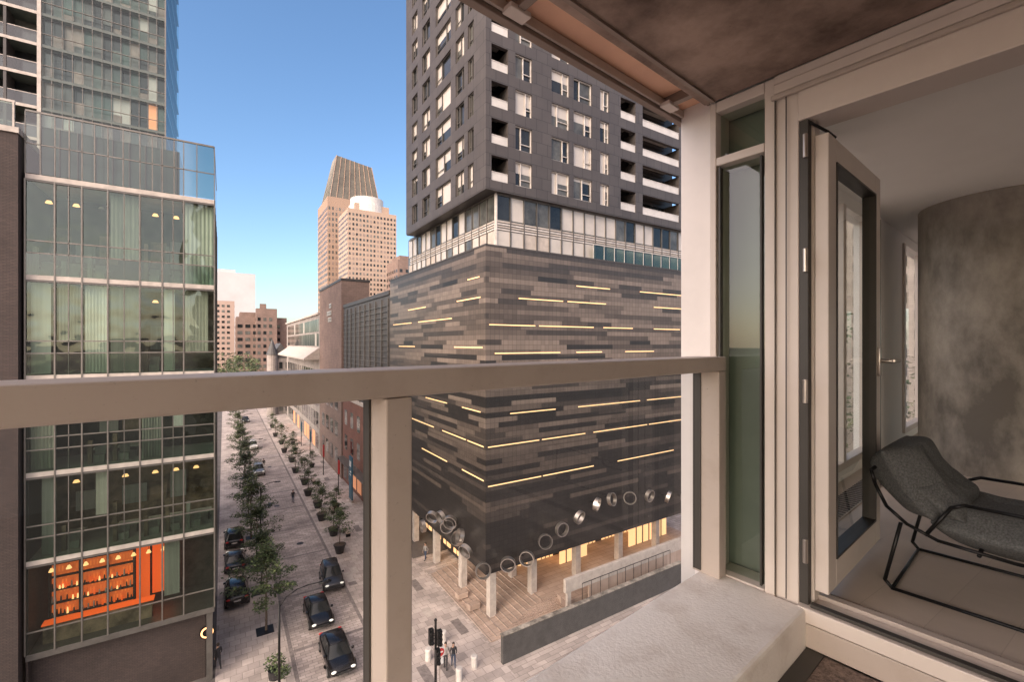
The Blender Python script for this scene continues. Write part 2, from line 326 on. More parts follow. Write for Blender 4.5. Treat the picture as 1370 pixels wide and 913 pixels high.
# chair
g=grp('lounge_chair')
b=MB(BT); zf=-1.092
for x in (2.58,3.18):
    b.tube([(x,.545,-.58),(x,.53,-.64),(x,.49,-.73),(x,.42,-.79),(x,.32,-.83),(x,.1,-.845),(x,-.35,-.82),(x,-.42,-.78)],.0075,BLACK)
    b.tube([(x,.44,-.79),(x,.495,zf+.03),(x,.47,zf),(x,-.33,zf),(x,-.36,zf+.03),(x,-.30,-.68),(x,-.27,-.66),(x,.24,-.66),(x,.28,-.68),(x,.36,-.82)],.0075,BLACK)
for y,z in ((.545,-.58),(.2,-.85),(-.42,-.78)): b.tube([(2.58,y,z),(3.18,y,z)],.0075,BLACK)
b.tube([(2.58,.47,zf),(3.18,.47,zf)],.007,BLACK)
b.obj('frame',g,0,True)
def cushion(name,prof,th,x0,x1,seed):
    n=len(prof); nx=15; pts=[];rr=random.Random(seed)
    b=MB(BT)
    def nrm(i):
        a=Vector(prof[max(0,i-1)]);c=Vector(prof[min(n-1,i+1)]); d=(c-a).normalized(); return Vector((d[1],-d[0]))
    for side in (1,-1):
        for i in range(n):
            N=nrm(i)
            for j in range(nx):
                u=j/(nx-1); e=min(1,.2+5*min(u,1-u,))*(.85+.15*math.sin(math.pi*u)) ; e2=min(1,.25+4*min(i/(n-1),1-i/(n-1)))
                t=th*.5*e*e2*side*(1+rr.uniform(-.15,.15))
                pts.append((x0+(x1-x0)*u+rr.uniform(-.008,.008),prof[i][0]+N[0]*t,prof[i][1]+N[1]*t))
    f=[]
    o=n*nx
    for i in range(n-1):
        for j in range(nx-1):
            a=i*nx+j; f.append((a,a+1,a+nx+1,a+nx)); f.append((o+a,o+a+nx,o+a+nx+1,o+a+1))
    for i in range(n-1):
        for j in (0,nx-1):
            a=i*nx+j; f.append((a,a+nx,o+a+nx,o+a))
    for j in range(nx-1):
        for i in (0,n-1):
            a=i*nx+j; f.append((a,a+1,o+a+1,o+a))
    b.add(pts,f,FAB); ob=b.obj(name,g,0,True,2); return ob
cushion('back_cushion',[(.515,-.49),(.505,-.51),(.485,-.54),(.455,-.59),(.42,-.64),(.385,-.69),(.355,-.73),(.335,-.76)],.22,2.60,3.16,1)
cushion('lumbar_cushion',[(.40,-.63),(.38,-.645),(.35,-.67),(.31,-.70),(.27,-.725),(.24,-.745)],.14,2.61,3.15,4)
cushion('seat_cushion',[(.35,-.765),(.33,-.77),(.25,-.78),(.18,-.785),(.12,-.79),(0,-.79),(-.15,-.78),(-.3,-.76),(-.4,-.745),(-.43,-.74)],.18,2.60,3.16,2)
# own apartment building (behind, above, below)
g=grp('apartment_building')
b=MB(BT)
b.box(-3.5,2.14,-2.9,-2.6,-1.4,1.3,IWALL)
b.box(-3.5,24,-24,1.09,1.425,38,STONE); b.box(-3.5,24,-24,1.05,-23.6,-1.43,STONE)
for x in (8,14.1,20): b.box(x,x+.5,-12,-11.5,-1.43,1.425,STONE)
b.obj('walls',g)
b=MB(BT)
for k in range(21):
    z=(1.9+k*2.9) if k<12 else (-3.9-(k-12)*2.4)
    for i in range(9):
        x=-3.1+i*3; hh=1.9
        b.quad((x,1.12,z),(x+2.4,1.12,z),(x+2.4,1.12,z+hh),(x,1.12,z+hh),R.choice([WM,WD,WC,WG]))
        b.quad((-3.52,1-i*3,z),(-3.52,-1.4-i*3,z),(-3.52,-1.4-i*3,z+hh),(-3.52,1-i*3,z+hh),R.choice([WM,WD,WC,WG]))
b.obj('facade_windows',g)
# ------------------------------------------------------------ ground
b=MB(); b.box(-2500,2500,-2500,2500,-.5,0,ASPH); b.obj('ground')
b=MB(); b.box(-.5,4,-30,260,.001,.012,PAVE2); b.obj('sidewalk')
b=MB(); b.box(4.25,9.3,-30,260,.001,.016,PAVE); b.obj('street')
b=MB(); b.box(9.55,16.6,-30,260,.001,.012,PAVE2); b.obj('sidewalk')
b=MB(); b.box(16.61,80,-30,45,.001,.014,PAVE3); b.obj('plaza')
b=MB(); b.box(4.01,4.24,-30,260,.001,.02,BAND); b.box(9.31,9.54,-30,260,.001,.02,BAND)
b.obj('street_kerb_band')
b=MB()
for y in range(-2,22): b.box(4.26,9.29,y*8+4,y*8+4.28,.0165,.021,BAND)
for i in range(60):
    x=9.8+.7*R.randint(0,8); y=20+.7*R.randint(0,170); b.box(x,x+.68,y,y+.68*R.choice([1,2,3]),.0125,.016+.0001*i,CONCL if i%2 else BAND)
for i in range(10):
    x=R.uniform(5,9); y=R.uniform(26,120); b.cyl((x,y,.0165),(x,y,.024),.36,.36,BLACK,20)
b.obj('paving_inlays')
WHITEP=pbr('white_road_paint',(.7,.67,.63),.7)
b=MB()
for i in range(7): b.box(4.4+i*.7,4.75+i*.7,25,27.5,.0215,.0255,WHITEP)
b.obj('crosswalk_marking')
# ------------------------------------------------------------ left glass building
g=grp('glass_loft_building')
XL,XR,YF=-9.4,-.54,36.
lev=[9.6,3.9,-1.8,-7.3,-12.3,-17.6]
lev=[z+H for z in lev]
F1=frame((XL,YF,0),(1,0,0),(0,-1,0)); LEN=XR-XL
mull=[0,1.2,2.35,3.5,5.0,6.1,7.2,LEN]
st=MB(F1); gl=MB(F1); cu=MB(F1); rm=MB(F1); al=MB(F1)
for k in range(5):
    zt,zb=lev[k],lev[k+1]
    st.box(0,LEN,-12,.06,zt-.28,zt,SLAB)
    for j in range(len(mull)-1):
        t1=R.uniform(-.012,.012); t2=R.uniform(-.012,.012)
        gl.quad((mull[j],t1,zb),(mull[j+1],t2,zb),(mull[j+1],-t1,zt-.28),(mull[j],-t2,zt-.28),CWG)
    tr=[zb+1.25,zb+1.95] if k<4 else [zb+1.25]
    for z in tr: al.box(0,LEN,-.04,.05,z-.035,z+.035,ALU)
    al.box(0,LEN,-.04,.07,zt-.40,zt-.282,FRAMED)
    if k<4: gl.quad((0,.08,zb),(LEN,.08,zb),(LEN,.08,zb+1.2),(0,.08,zb+1.2),FRG)
    orange=(k==4)
    rm.box(0,LEN,-4.2,-4,zb,zt-.33,ROOMB if R.random()<.4 else ROOMD)
    for j in range(len(mull)-1):
        a,c=mull[j],mull[j+1]
        if not (orange and j<5) and R.random()<.60:
            cm=R.choice(CURT); w=R.choice([1,1,.55,.8]); x0=a+.05 if R.random()<.5 else c-.05-(c-a-.1)*w
            zlow=zb+R.choice([.05,.05,1.9,1.3]); 
            n=14; ww=(c-a-.1)*w; am=R.choice([.0,.02,.05])
            P=[(x0+ww*i/n,-.45+am*(i%2),0) for i in range(n+1)]
            for i in range(n): cu.quad((P[i][0],P[i][1],zlow),(P[i+1][0],P[i+1][1],zlow),(P[i+1][0],P[i+1][1],zt-.4),(P[i][0],P[i][1],zt-.4),cm)
        elif R.random()<.75 and not orange:
            rm.cyl((a+.6,-1.5,zt-1.2),(a+.6,-1.5,zt-1.05),.18,.1,LAMP if R.random()<.6 else SLAB,10)
            rm.box(a+.2,c-.2,-2.2,-1.4,zb+.7,zb+.78,CURT[0]); rm.box(a+.3,a+.4,-2,-1.9,zb,zb+.7,FRAMED); rm.box(c-.4,c-.3,-2,-1.9,zb,zb+.7,FRAMED)
            rm.box(a+.35,a+.85,-1.3,-.8,zb+.02,zb+.45,CURT[1]);rm.box(a+.35,a+.85,-1.3,-1.2,zb+.45,zb+.95,CURT[1])
            rm.box(a+.1,c-.1,-3.9,-3.8,zb+1.4,zb+R.uniform(2.4,3.6),R.choice([CURT[0],CURT[1],ROOMB]))
            rm.box(a+.1,a+.3,-1.0,-.7,zb,zb+R.uniform(1,2.6),R.choice([ROOMB,CURT[1],FRAMED]))
st.box(0,LEN,-12,.02,lev[5]-.35,lev[5],FRAMED)
for x in mull: al.box(x-.035,x+.035,-.05,.09,lev[5],lev[0]-.285,ALU)
for a,c in zip(mull[1::2],mull[2::2]):
    al.box((a+c)/2-.02,(a+c)/2+.02,-.03,.05,lev[4],lev[0]-.29,ALU)
ORW=emis('restaurant_orange_wall',(1,.17,.03),1.5)
n_=ORW.node_tree.nodes;l_=ORW.node_tree.links
_,_,vv,tc=wallcoord(n_,l_); t=n_.new('ShaderNodeTexBrick'); l_.new(vv,t.inputs['Vector']); t.inputs['Scale'].default_value=1; t.inputs['Brick Width'].default_value=.16; t.inputs['Row Height'].default_value=.42; t.inputs['Mortar Size'].default_value=.05
t.inputs['Color1'].default_value=(1,.22,.04,1); t.inputs['Color2'].default_value=(.25,.04,.01,1); t.inputs['Mortar'].default_value=(.5,.09,.02,1); l_.new(t.outputs[0],n_['Principled BSDF'].inputs['Emission Color'])
ORP=emis('restaurant_orange_panel',(1,.13,.02),1.2)
zb,zt=lev[5],lev[4]-.33
rm.box(.5,4.4,-2.4,-2.3,zb+.3,zt-1.0,ORW); rm.box(4.5,5.2,-2.6,-2.5,zb,zt,ORP); rm.box(5.3,6.5,-3.0,-2.9,zb+.6,zt-.6,ORP)
for z in (.9,1.7,2.5,3.3): rm.box(.5,4.4,-2.28,-2.0,zb+z,zb+z+.06,ROOMD)
for x in (.45,1.8,3.1,4.4): rm.box(x,x+.09,-2.28,-2.0,zb,zt-.9,ROOMD)
for z in (.96,1.76,2.56):
    x=.6
    while x<4.3:
        h_=R.uniform(.2,.42); rm.cyl((x,-2.12,zb+z),(x,-2.12,zb+z+h_),.05,.03,R.choice([ROOMD,ORP,LAMP,CURT[0],FRAMED]),6); x+=R.uniform(.12,.3)
rm.box(.5,5.5,-1.3,-.8,zb,zb+1.1,ROOMB); rm.box(.45,5.6,-1.35,-.7,zb+1.1,zb+1.16,ORP)
for i in range(8): rm.cyl((.8+i*.75,-1.1,zt-.9),(.8+i*.75,-1.1,zt-.7),.14,.05,LAMP,10); rm.cyl((.8+i*.75,-1.1,zt-.7),(.8+i*.75,-1.1,zt),.01,.01,BLACK,5)
F2=frame((XR,YF,0),(0,1,0),(1,0,0))
for mb in (st,gl,al): mb.T=F2
for k in range(5):
    gl.quad((0.02,-.02,lev[k+1]),(12,-.02,lev[k+1]),(12,-.02,lev[k]-.32),(0.02,-.02,lev[k]-.32),CWG)
    al.box(0.1,12,-.05,.03,lev[k+1]+1.2,lev[k+1]+1.27,ALU)
for x in range(0,13,2): al.box(x-.03+.05,x+.08,-.05,.04,lev[5],lev[0],ALU)
for mb in (st,gl,al): mb.T=F1
gl.quad((0.02,.0,lev[0]+.05),(LEN,0,lev[0]+.05),(LEN,0,H+13.1),(0.02,0,H+13.1),FRG)
for x in mull+[.6,1.8,2.9,4.2,5.6,6.7,7.9]: al.box(x-.025,x+.025,-.04,.03,lev[0],H+13.1,ALU)
al.box(0,LEN,-.06,.05,H+13.1,H+13.2,ALU); al.box(0,LEN,-.03,.03,H+11.3,H+11.36,ALU)
al.box(LEN-.05,LEN+.02,-10,-.06,H+13.1,H+13.2,ALU); gl.quad((LEN,0,lev[0]),(LEN,-10,lev[0]),(LEN,-10,H+13.1),(LEN,0,H+13.1),FRG)
st.box(0.05,LEN-.05,-12,-11.9,2,lev[0],DBRICK); st.box(-.0,.1,-12,-.05,2,lev[0],DBRICK)
st.box(.3,6.9,-5,-1.2,lev[0]+.02,lev[0]+3.2,WG)
for i in range(9): st.box(.3+i*.8,.36+i*.8,-1.19,-1.12,lev[0]+.02,lev[0]+3.2,FRAMED)
st.T=Matrix.Identity(4)
st.box(XL,XR-.5,YF+.6,YF+12,0,lev[5]-.36,DBRICK); st.box(XR-.45,XR-.1,YF+.1,YF+.45,0,lev[5]-.36,FRAMED)
for i in range(5): st.box(XR-.5,XR-.46,YF+1.2+i*2.1,YF+2.8+i*2.1,.4,3.6,WD)
rm.obj('interiors',g); st.obj('slabs_and_base',g,.01); gl.obj('glazing',g); cu.obj('curtains',g); al.obj('mullions',g)
b=MB(); b.cyl((-.95,36.3,3.2),(-.95,36.18,3.2),.45,.45,BLACK,24); b.cyl((-.95,36.179,3.2),(-.95,36.17,3.2),.36,.36,LAMP,24); b.cyl((-.95,36.169,3.2),(-.95,36.16,3.2),.26,.26,BLACK,24); b.cyl((-.95,36.3,3.2),(-.95,36.6,3.2),.03,.03,BLACK,8); b.obj('shop_sign')
g=grp('dark_brick_building')
b=MB(); b.box(-24,-9.55,35.5,50,0,H+11.6,DBRICK); b.box(-24,-9.5,35.4,50,H+11.6,H+11.9,SLAB)
b.obj('walls',g)
b=MB()
for x in (-9.8,-11.2,-12.6,-14): b.box(x,x+.08,35.6,35.7,H+11.9,H+13.3,SLAB)
b.box(-16,-9.7,35.6,35.72,H+13.3,H+13.42,SLAB); b.box(-16,-9.7,35.64,35.67,H+12,H+13.3,FRG); b.obj('roof_railing',g)
g=grp('glass_residential_tower')
F=frame((-14.6,60,0),(1,0,0),(0,-1,0)); a=MB(F); q=MB(F)
fh=3.0; n=27
SPA=pbr('spandrel_green',(.09,.11,.10),.3)
for k in range(n):
    z=6+k*fh
    a.box(-16,9.4,-16,.02,z-.28,z,SPA); a.box(-16,-.3,.021,.06,z-.28,z,SLAB)
    for j in range(13):
        x0=.0+j*.72
        if x0+.7>9.4: continue
        mt=R.choices([WD,WM,WC,WG,WP,WW],[4,3,1.3,4,1.3,.12])[0]
        dp=-.45-.2*R.random()
        a.quad((x0,dp,z),(x0+.72,dp,z),(x0+.72,dp,z+fh-.28),(x0,dp,z+fh-.28),mt)
        if R.random()<.6:
            hz=z+R.uniform(.6,1.6); a.quad((x0,dp+.02,z),(x0+.72,dp+.02,z),(x0+.72,dp+.02,hz),(x0,dp+.02,hz),R.choice([WD,WM,SPA,WP]))
        a.box(x0-.02,x0+.02,-.06,.05,z,z+fh-.28,ALU)
    a.box(0,9.4,-.05,.05,z+1.0,z+1.05,ALU)
    a.quad((-16,-2,z),(-.2,-2,z),(-.2,-2,z+fh-.28),(-16,-2,z+fh-.28),WD if k%3 else WM)
    for j in range(6): a.box(-16+j*2.7,-15.8+j*2.7,-2,0,z,z+fh-.28,TOWER2)
    a.box(-16,-.3,-.08,-.04,z+1.1,z+1.16,SLAB)
    q.quad((-16,-.06,z),(-.3,-.06,z),(-.3,-.06,z+1.1),(-16,-.06,z+1.1),FRG)
q.quad((0,-.02,4),(9.4,-.02,4),(9.4,-.02,6+n*fh),(0,-.02,6+n*fh),CWG2)
q.T=frame((-5.2,60,0),(0,1,0),(1,0,0)); q.quad((0,0,4),(16,0,4),(16,0,6+n*fh),(0,0,6+n*fh),CWG2)
a.box(-16,9.3,-16,-2.1,0,6,TOWER2); a.box(9.3,9.42,-.1,.06,0,6+n*fh,ALU); a.box(-.28,0,-3,.1,0,6+n*fh,SLAB); a.box(0,9.2,-15.9,-3,0,6+n*fh,ROOMD)
a.obj('floors_and_windows',g); q.obj('glazing',g)
# ------------------------------------------------------------ podium and tower
PX,PY=16.7,29.7
g=grp('banded_podium_building')
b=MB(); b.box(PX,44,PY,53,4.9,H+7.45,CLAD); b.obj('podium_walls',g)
b=MB(); b.box(PX-.03,44,PY-.03,53,H+7.455,H+7.6,TOWER2); b.box(PX+.3,43.9,PY+.3,52.9,4.75,4.895,SLAB); b.obj('coping',g)
b=MB()
def led(face,a,c,z):
    h=.04
    if face=='R': b.box(PX+a,PX+c,PY-.03,PY+.02,H+z-h,H+z+h,LED)
    else: b.box(PX-.03,PX+.02,PY+a,PY+c,H+z-h,H+z+h,LED)
for z,segs in ((5.0,[(9,13),(17,24)]),(3.6,[(3,7.5),(8,12.5),(19,23.5)]),(1.45,[(.3,4.6),(5,11),(12.2,16),(19,23)]),(-.75,[(.8,7.2),(9,12),(15,19)]),(-3.2,[(2.5,8),(12,15)]),(-5.5,[(2.2,6.7),(9.2,17),(18,24)]),(-7.9,[(.2,5),(5.3,10),(11,18),(18.3,25)]),(-10.9,[(.2,5.2),(5.4,11),(14,22)])):
    for a,c in segs: led('R',a,c,z)
for z,segs in ((3.6,[(.8,5),(12,17)]),(2.2,[(6,14),(16,22)]),(-.3,[(.5,5.5),(15,20)]),(-3.2,[(2,8)]),(-5.3,[(.8,4),(7,12)]),(-7.9,[(.3,3),(3.3,8),(10,17)]),(-10.5,[(.3,4),(7,13)]),(5.2,[(1,3)])):
    for a,c in segs: led('L',a,c,z)
b.obj('led_strips',g)
b=MB()
def ring(c,ax,r=.58,w=.34):
    c=Vector(c);ax=Vector(ax).normalized();u=ax.orthogonal().normalized();v=ax.cross(u);n=28;pts=[]
    for rr,dz in ((r,-w/2),(r,w/2),(r-.07,w/2),(r-.07,-w/2)):
        for i in range(n):
            t=2*math.pi*i/n; pts.append(c+u*rr*math.cos(t)+v*rr*math.sin(t)+ax*dz)
    fs=[]
    for k in range(4):
        for i in range(n): fs.append((k*n+i,k*n+(i+1)%n,((k+1)%4)*n+(i+1)%n,((k+1)%4)*n+i))
    b.add(pts,fs,STEEL)
rr=[(18.16,-16.8),(19.9,-16.8),(21.7,-15.9),(23.4,-15.3),(25.3,-14.7),(27.3,-14.0),(29.1,-13.9),(31.4,-14.2),(34.1,-14.5),(36.8,-15.1),(39.5,-15.7)]
for i,(x,z) in enumerate(rr): ring((x,PY-.85,H+z),(R.uniform(-1.3,1.3) if i%2 else R.uniform(-.6,.6),-1 if i%3 else -.6,R.uniform(-.3,.3)))
ll=[(31.4,-16.2),(32.4,-15.4),(34.2,-14.9),(36.1,-15.1),(38.,-15.7),(40.3,-17.3)]
for i,(y,z) in enumerate(ll): ring((PX-.85,y,H+z),(-1 if i%2 else -.5,R.uniform(-1,.2),R.uniform(-.3,.4)))
ring((16.2,29.2,H-16.9),(-.3,-1,.2)); ring((16.0,33.2,H-15.9),(-1,-.2,.6)); ring((16.0,35.2,H-15.6),(-.4,-1,0))
for (x,z) in rr: b.cyl((x,PY-.4,H+z),(x,PY+.02,H+z),.03,.03,BLACK,6)
b.obj('ring_sculpture')
b=MB()
z0,z1=H+7.6,H+11.9
b.box(PX+1.2,43,PY+.5,50,z0,z1,WM)
Fr=frame((PX+1.2,PY+.5,0),(1,0,0),(0,-1,0)); Fl=frame((PX+1.2,PY+.5,0),(0,1,0),(-1,0,0))
for F,L in ((Fr,26),(Fl,19)):
    b.T=F
    x=0
    while x<L:
        mt=R.choices([WD,WM,WC],[1.2,3,5])[0]; b.quad((x,.03,z0+2.2),(x+1.3,.03,z0+2.2),(x+1.3,.03,z1-.2),(x,.03,z1-.2),mt)
        mt=R.choices([WC,SLAB,WM],[4,3,1])[0]; b.quad((x,.03,z0),(x+1.3,.03,z0),(x+1.3,.03,z0+1.3),(x,.03,z0+1.3),mt)
        b.box(x-.05,x+.05,.0,.12,z0,z1,FRAMED if x%2 else FRAME); x+=1.3
    for i in range(4): b.box(0,L,.04,.09,z0+1.35+i*.2,z0+1.47+i*.2,SLAB if i%2 else FRAME)
    b.box(0,L,.0,.14,z1-.25,z1-.02,FRAMED)
b.obj('recessed_storey',g)
b=MB(); b.box(PX+11,PX+26,PY+.04,PY+.06,z0,z0+1.2,FRG)
for i in range(12): b.box(PX+11+i*1.3,PX+11.05+i*1.3,PY+.02,PY+.08,z0,z0+1.25,FRAME)
b.box(PX+11,PX+26,PY+.0,PY+.1,z0+1.25,z0+1.3,FRAME)
b.obj('terrace_railing',g)
TB=H+11.9; FH=2.85; NF=15
WCB=pbr('balcony_glass_rail',(.60,.57,.54),.15,0,.1,1)
def facade(o,s,nn,length,cols,parts):
    F=frame(o,s,nn); bw=MB(F); bg_=MB(F); bf=MB(F)
    D0=.35
    for k in range(NF):
        z=TB+k*FH; zs=z+.65 ; zt=z+FH-.28
        bw.box(0,length,-D0,0,z,zs-.0,TOWER); bw.box(0,length,-D0,0,zt,z+FH-.001,TOWER)
        e=0
        for (a,c,t) in cols:
            bw.box(e,a,-D0,-.001,zs,zt,TOWER); e=c
            if t=='B':
                bw.box(a,c,-1.9,-1.8,z+.1,zt,TOWER2); bw.box(a,c,-1.8,-D0,z+.45,z+.65,SLAB)
                bg_.quad((a+.2,-1.78,zs),(c-.2,-1.78,zs),(c-.2,-1.78,zt-.1),(a+.2,-1.78,zt-.1),R.choice([WD,WM,WD]))
                bw.box(a-.05,a,-1.9,-D0,zs,zt,TOWER2); bw.box(c,c+.05,-1.9,-D0,zs,zt,TOWER2)
                bf.box(a,c,-.1,-.06,z+.66,z+1.3,WCB); bf.box(a,c,-.13,-.03,z+1.3,z+1.35,FRAME)
            else:
                m1=R.choices([WD,WM,WC,WW],[5,3,2.5,.1])[0]; m2=R.choices([WD,WM,WC],[5,3,2])[0]
                mid=a+(c-a)*R.choice([.35,.5,.65])
                bg_.quad((a,-.24,zs),(mid,-.24,zs),(mid,-.24,zt),(a,-.24,zt),m1); bg_.quad((mid,-.24,zs),(c,-.24,zs),(c,-.24,zt),(mid,-.24,zt),m2)
                if R.random()<.5:
                    hh=zt-R.uniform(.3,1.2); bg_.quad((a,-.235,hh),(c,-.235,hh),(c,-.235,zt),(a,-.235,zt),WC)
                fm=FRAME if parts=='R' else FRAMED
                for x in (a,mid-.035,c-.07): bf.box(x,x+.07,-.22,-.12,zs+.07,zt-.07,fm)
                bf.box(a,c,-.22,-.115,zs,zs+.07,fm); bf.box(a,c,-.22,-.115,zt-.07,zt,fm)
                bf.box(mid,c,-.2,-.13,zs+.55,zs+.6,fm)
        bw.box(e,length,-D0,-.001,zs,zt,TOWER)
    bw.obj('wall_'+parts,g); bg_.obj('windows_'+parts,g); bf.obj('frames_'+parts,g)
g=grp('dark_apartment_tower')
facade((PX,PY,0),(1,0,0),(0,-1,0),24.5,[(.5,2.0,'B'),(2.7,4.3,'W'),(6.3,8.2,'W'),(8.7,10.8,'W'),(11.8,12.9,'W'),(14.4,16.4,'B'),(17.4,22.9,'B')],'R')
facade((PX,PY+.36,0),(0,1,0),(-1,0,0),17.3,[(1.6,2.6,'W'),(3.3,4.9,'W'),(5.9,9.2,'W'),(10.6,12.6,'W'),(13.9,15.5,'W')],'L')
b=MB(); b.box(PX+.4,PX+24.4,PY+.5+1.5,PY+17.5,TB,TB+NF*FH,TOWER2); b.box(PX+.02,PX+24.4,PY+.02,PY+17.6,TB-.12,TB-.003,TOWER2); b.box(PX+.36,PX+24.4,PY+.36,PY+17.6,TB+NF*FH,TB+NF*FH+.5,TOWER2); b.obj('core',g)
g=grp('podium_colonnade')
b=MB()
for x,y in ((18.4,31.8),(22.5,31.8),(27.5,31.8),(33,31.8),(38.5,31.8),(18.4,37),(18.4,43),(18.4,49),(22.5,35)): b.box(x-.3,x+.3,y-.3,y+.3,.02,4.74,CONCL)
b.obj('columns',g,.02)
b=MB(); b.box(23,44,36.2,52,.02,4.74,TOWER2); b.box(20.5,23,41,52,.02,4.74,TOWER2)
x=23.3
while x<43:
    b.box(x,x+1.9,36.1,36.19,.9,4.3,GOLD)
    for q_ in (.45,.95,1.45): b.box(x+q_-.03,x+q_+.03,36.03,36.095,.9,4.3,FRAMED)
    x+=2.9
y=41.5
while y<51: b.box(20.4,20.49,y,y+1.7,.5,4.3,GOLD); b.box(20.33,20.395,y+.8,y+.87,.5,4.3,FRAMED); y+=2.6
b.box(27.5,31,34.2,34.3,.9,4.0,GOLD); b.box(36,42,33.2,33.3,.9,4.0,GOLD)
for x in (28.2,29.1,30,37,38,39,40,41): b.box(x,x+.08,33.1 if x>35 else 34.1,33.19 if x>35 else 34.19,.9,4,FRAMED)
b.obj('lit_lobby',g)
b=MB()
for i in range(5):
    for j in range(3): b.cyl((19.5+i*4.2,31+j*3,4.72),(19.5+i*4.2,31+j*3,4.749),.25,.25,LAMP,14)
b.obj('soffit_downlights',g)
b=MB()
for i in range(11): b.box(16.9+i*.55,24,29.2+.12*i,41,.015+i*.09,.015+(i+1)*.09-.002*(i%2),GRAN)
for i in range(11): b.box(16.9+i*.55,16.96+i*.55,29.2+.12*i,41,.016+(i+1)*.09,.02+(i+1)*.09,BAND)
b.box(24,44,28.9,36,.02,1.0,GRAN)
b.obj('terrace_steps',None,.01)
b=MB()
for (x,y) in ((17.6,33.4),(17.5,35.4)): b.box(x-.5,x+.5,y-.3,y+.3,.3,.75,GRAN)
b.obj('stone_bench',None,.02)
b=MB(); b.box(16.4,36,26.7,27,.02,2.0,RAMPD); b.box(16.35,36.05,26.65,27.05,2.0,2.07,CONCG); b.obj('ramp_wall',None,.01)
b=MB(); b.box(23.4,42,28.35,28.65,2.1,3.2,CONCL); b.box(23.6,24,28.37,28.63,.02,2.09,CONCL); b.box(26,42,28.4,28.6,.02,2.09,GRAN); b.obj('concrete_parapet',None,.015)
b=MB()
for i in range(12): b.cyl((24.6+i*1.0,27.7,0.02),(24.6+i*1.0,27.7,2.9),.025,.025,BLACK,6)
b.tube([(24.6,27.7,2.9),(35.6,27.7,2.9)],.03,BLACK); b.obj('handrail')
# ------------------------------------------------------------ right side street buildings
def gridwin(b,o,s,n,L,z0,z1,dx,dz,ww,wh,mats,off=.03,wts=None):
    T=b.T; b.T=frame(o,s,n); z=z0
    while z+wh<=z1:
        x=(dx-ww)/2
        while x+ww<=L:
            b.quad((x,off,z),(x+ww,off,z),(x+ww,off,z+wh),(x,off,z+wh),R.choices(mats,wts)[0]); x+=dx
        z+=dz
    b.T=T
g=grp('louvred_building')
b=MB(); b.box(16.75,34,53.1,77.9,0,H+5.9,RAMPD); b.box(16.6,34,53.2,77.9,H+5.9,H+6.4,TOWER2)
for i in range(9): b.box(16.55,16.74,53.5+i*2.7,53.7+i*2.7,14,H+5.5,FRAMED)
for i in range(14): b.box(16.62,16.72,53.5,77.8,H-4.5+i*.7,H-4.42+i*.7,FRAMED)
b.box(16.6,16.74,53.2,77.8,0,13.5,BRICKR); b.box(16.5,16.74,53.2,77.8,13.5,14,CONCL)
gridwin(b,(16.6,53.5,0),(0,1,0),(-1,0,0),24,5.4,12.5,4,4,1.8,2.4,[WD,WM,WD])
gridwin(b,(16.6,53.5,0),(0,1,0),(-1,0,0),24,.6,4,3,4,2.4,2.8,[WD,WW,WM])
b.box(15.4,16.58,54,77,3.9,4.1,FRAMED)
b.obj('walls',g)
g=grp('brick_museum_block')
b=MB(); b.box(16.4,21,78,98,0,H+10.5,BRICKB); b.box(16.3,21.1,77.9,98.1,H+10.5,H+10.9,TOWER2)
gridwin(b,(16.4,80,0),(0,1,0),(-1,0,0),16,2,14,4,4.5,2.5,2.5,[WD,WM]); b.obj('walls',g)
b=MB()
for i,(dz,l) in enumerate(((0,2.2),(-1.3,3.6),(-2.5,3.0))):
    for k in range(int(l/.8)):
        b.box(16.28,16.37,86+k*1.1,86.7+k*1.1,H+6.5+dz,H+7.3+dz,WC); b.box(16.27,16.29,86.2+k*1.1,86.5+k*1.1,H+6.7+dz,H+7.1+dz,RAMPD)
b.obj('wall_lettering_sign')
g=grp('low_glass_pavilion')
b=MB(); b.box(16.4,40,98.2,155,0,H+6,STONE); b.box(16.0,40,98.2,155,H+6,H+6.4,CONCL)
gridwin(b,(16.4,99,0),(0,1,0),(-1,0,0),55,H-.5,H+5.5,2.4,3,2.1,2.6,[WM,WD,WC],.03,[3,4,1]); gridwin(b,(16.4,99,0),(0,1,0),(-1,0,0),55,5,H-4,3.5,4.4,2.6,3.2,[WM,WD,WD]); gridwin(b,(16.4,99,0),(0,1,0),(-1,0,0),55,.6,4.6,4,4.4,3.2,3.2,[WM,WD,WW])
b.add([(13.5,98.5,H-3),(16.4,98.5,H-.8),(16.4,150,H-.8),(13.5,150,H-3),(13.5,98.5,H-3.3),(16.4,98.5,H-3.3),(16.4,150,H-3.3),(13.5,150,H-3.3)],[(0,1,2,3),(0,4,5,1),(3,2,6,7),(4,7,6,5),(0,3,7,4)],SLAB)
b.obj('walls',g)
g=grp('stone_house')
b=MB(); b.box(12.5,18,160,175,0,18,STONE); b.add([(12.3,159.8,18),(18.2,159.8,18),(18.2,175,18),(12.3,175,18),(15.2,159.8,22.6),(15.2,175,22.6)],[(0,1,4),(3,5,2),(0,4,5,3),(1,2,5,4)],RAMPD)
b.cyl((12.8,160,0),(12.8,160,19),1.5,1.5,STONE,14); b.cyl((12.8,160,19),(12.8,160,24),1.7,.05,RAMPD,14)
gridwin(b,(12.5,159.8,0),(1,0,0),(0,-1,0),5,1,17,1.8,3.4,.9,2,[WD,WM]); b.obj('walls',g)
PINK=pbr('pink_precast',(.42,.31,.26),.8,0,.08,.05); PALE=pbr('pale_curtain_wall',(.52,.52,.53),.4,0,.08,.05); TANP=pbr('tan_precast',(.34,.235,.175),.8,0,.06,.03); GRN=pbr('green_glass_roof',(.08,.15,.13),.15,0,.3,.1); CWHT=pbr('white_crown',(.62,.58,.55),.6)
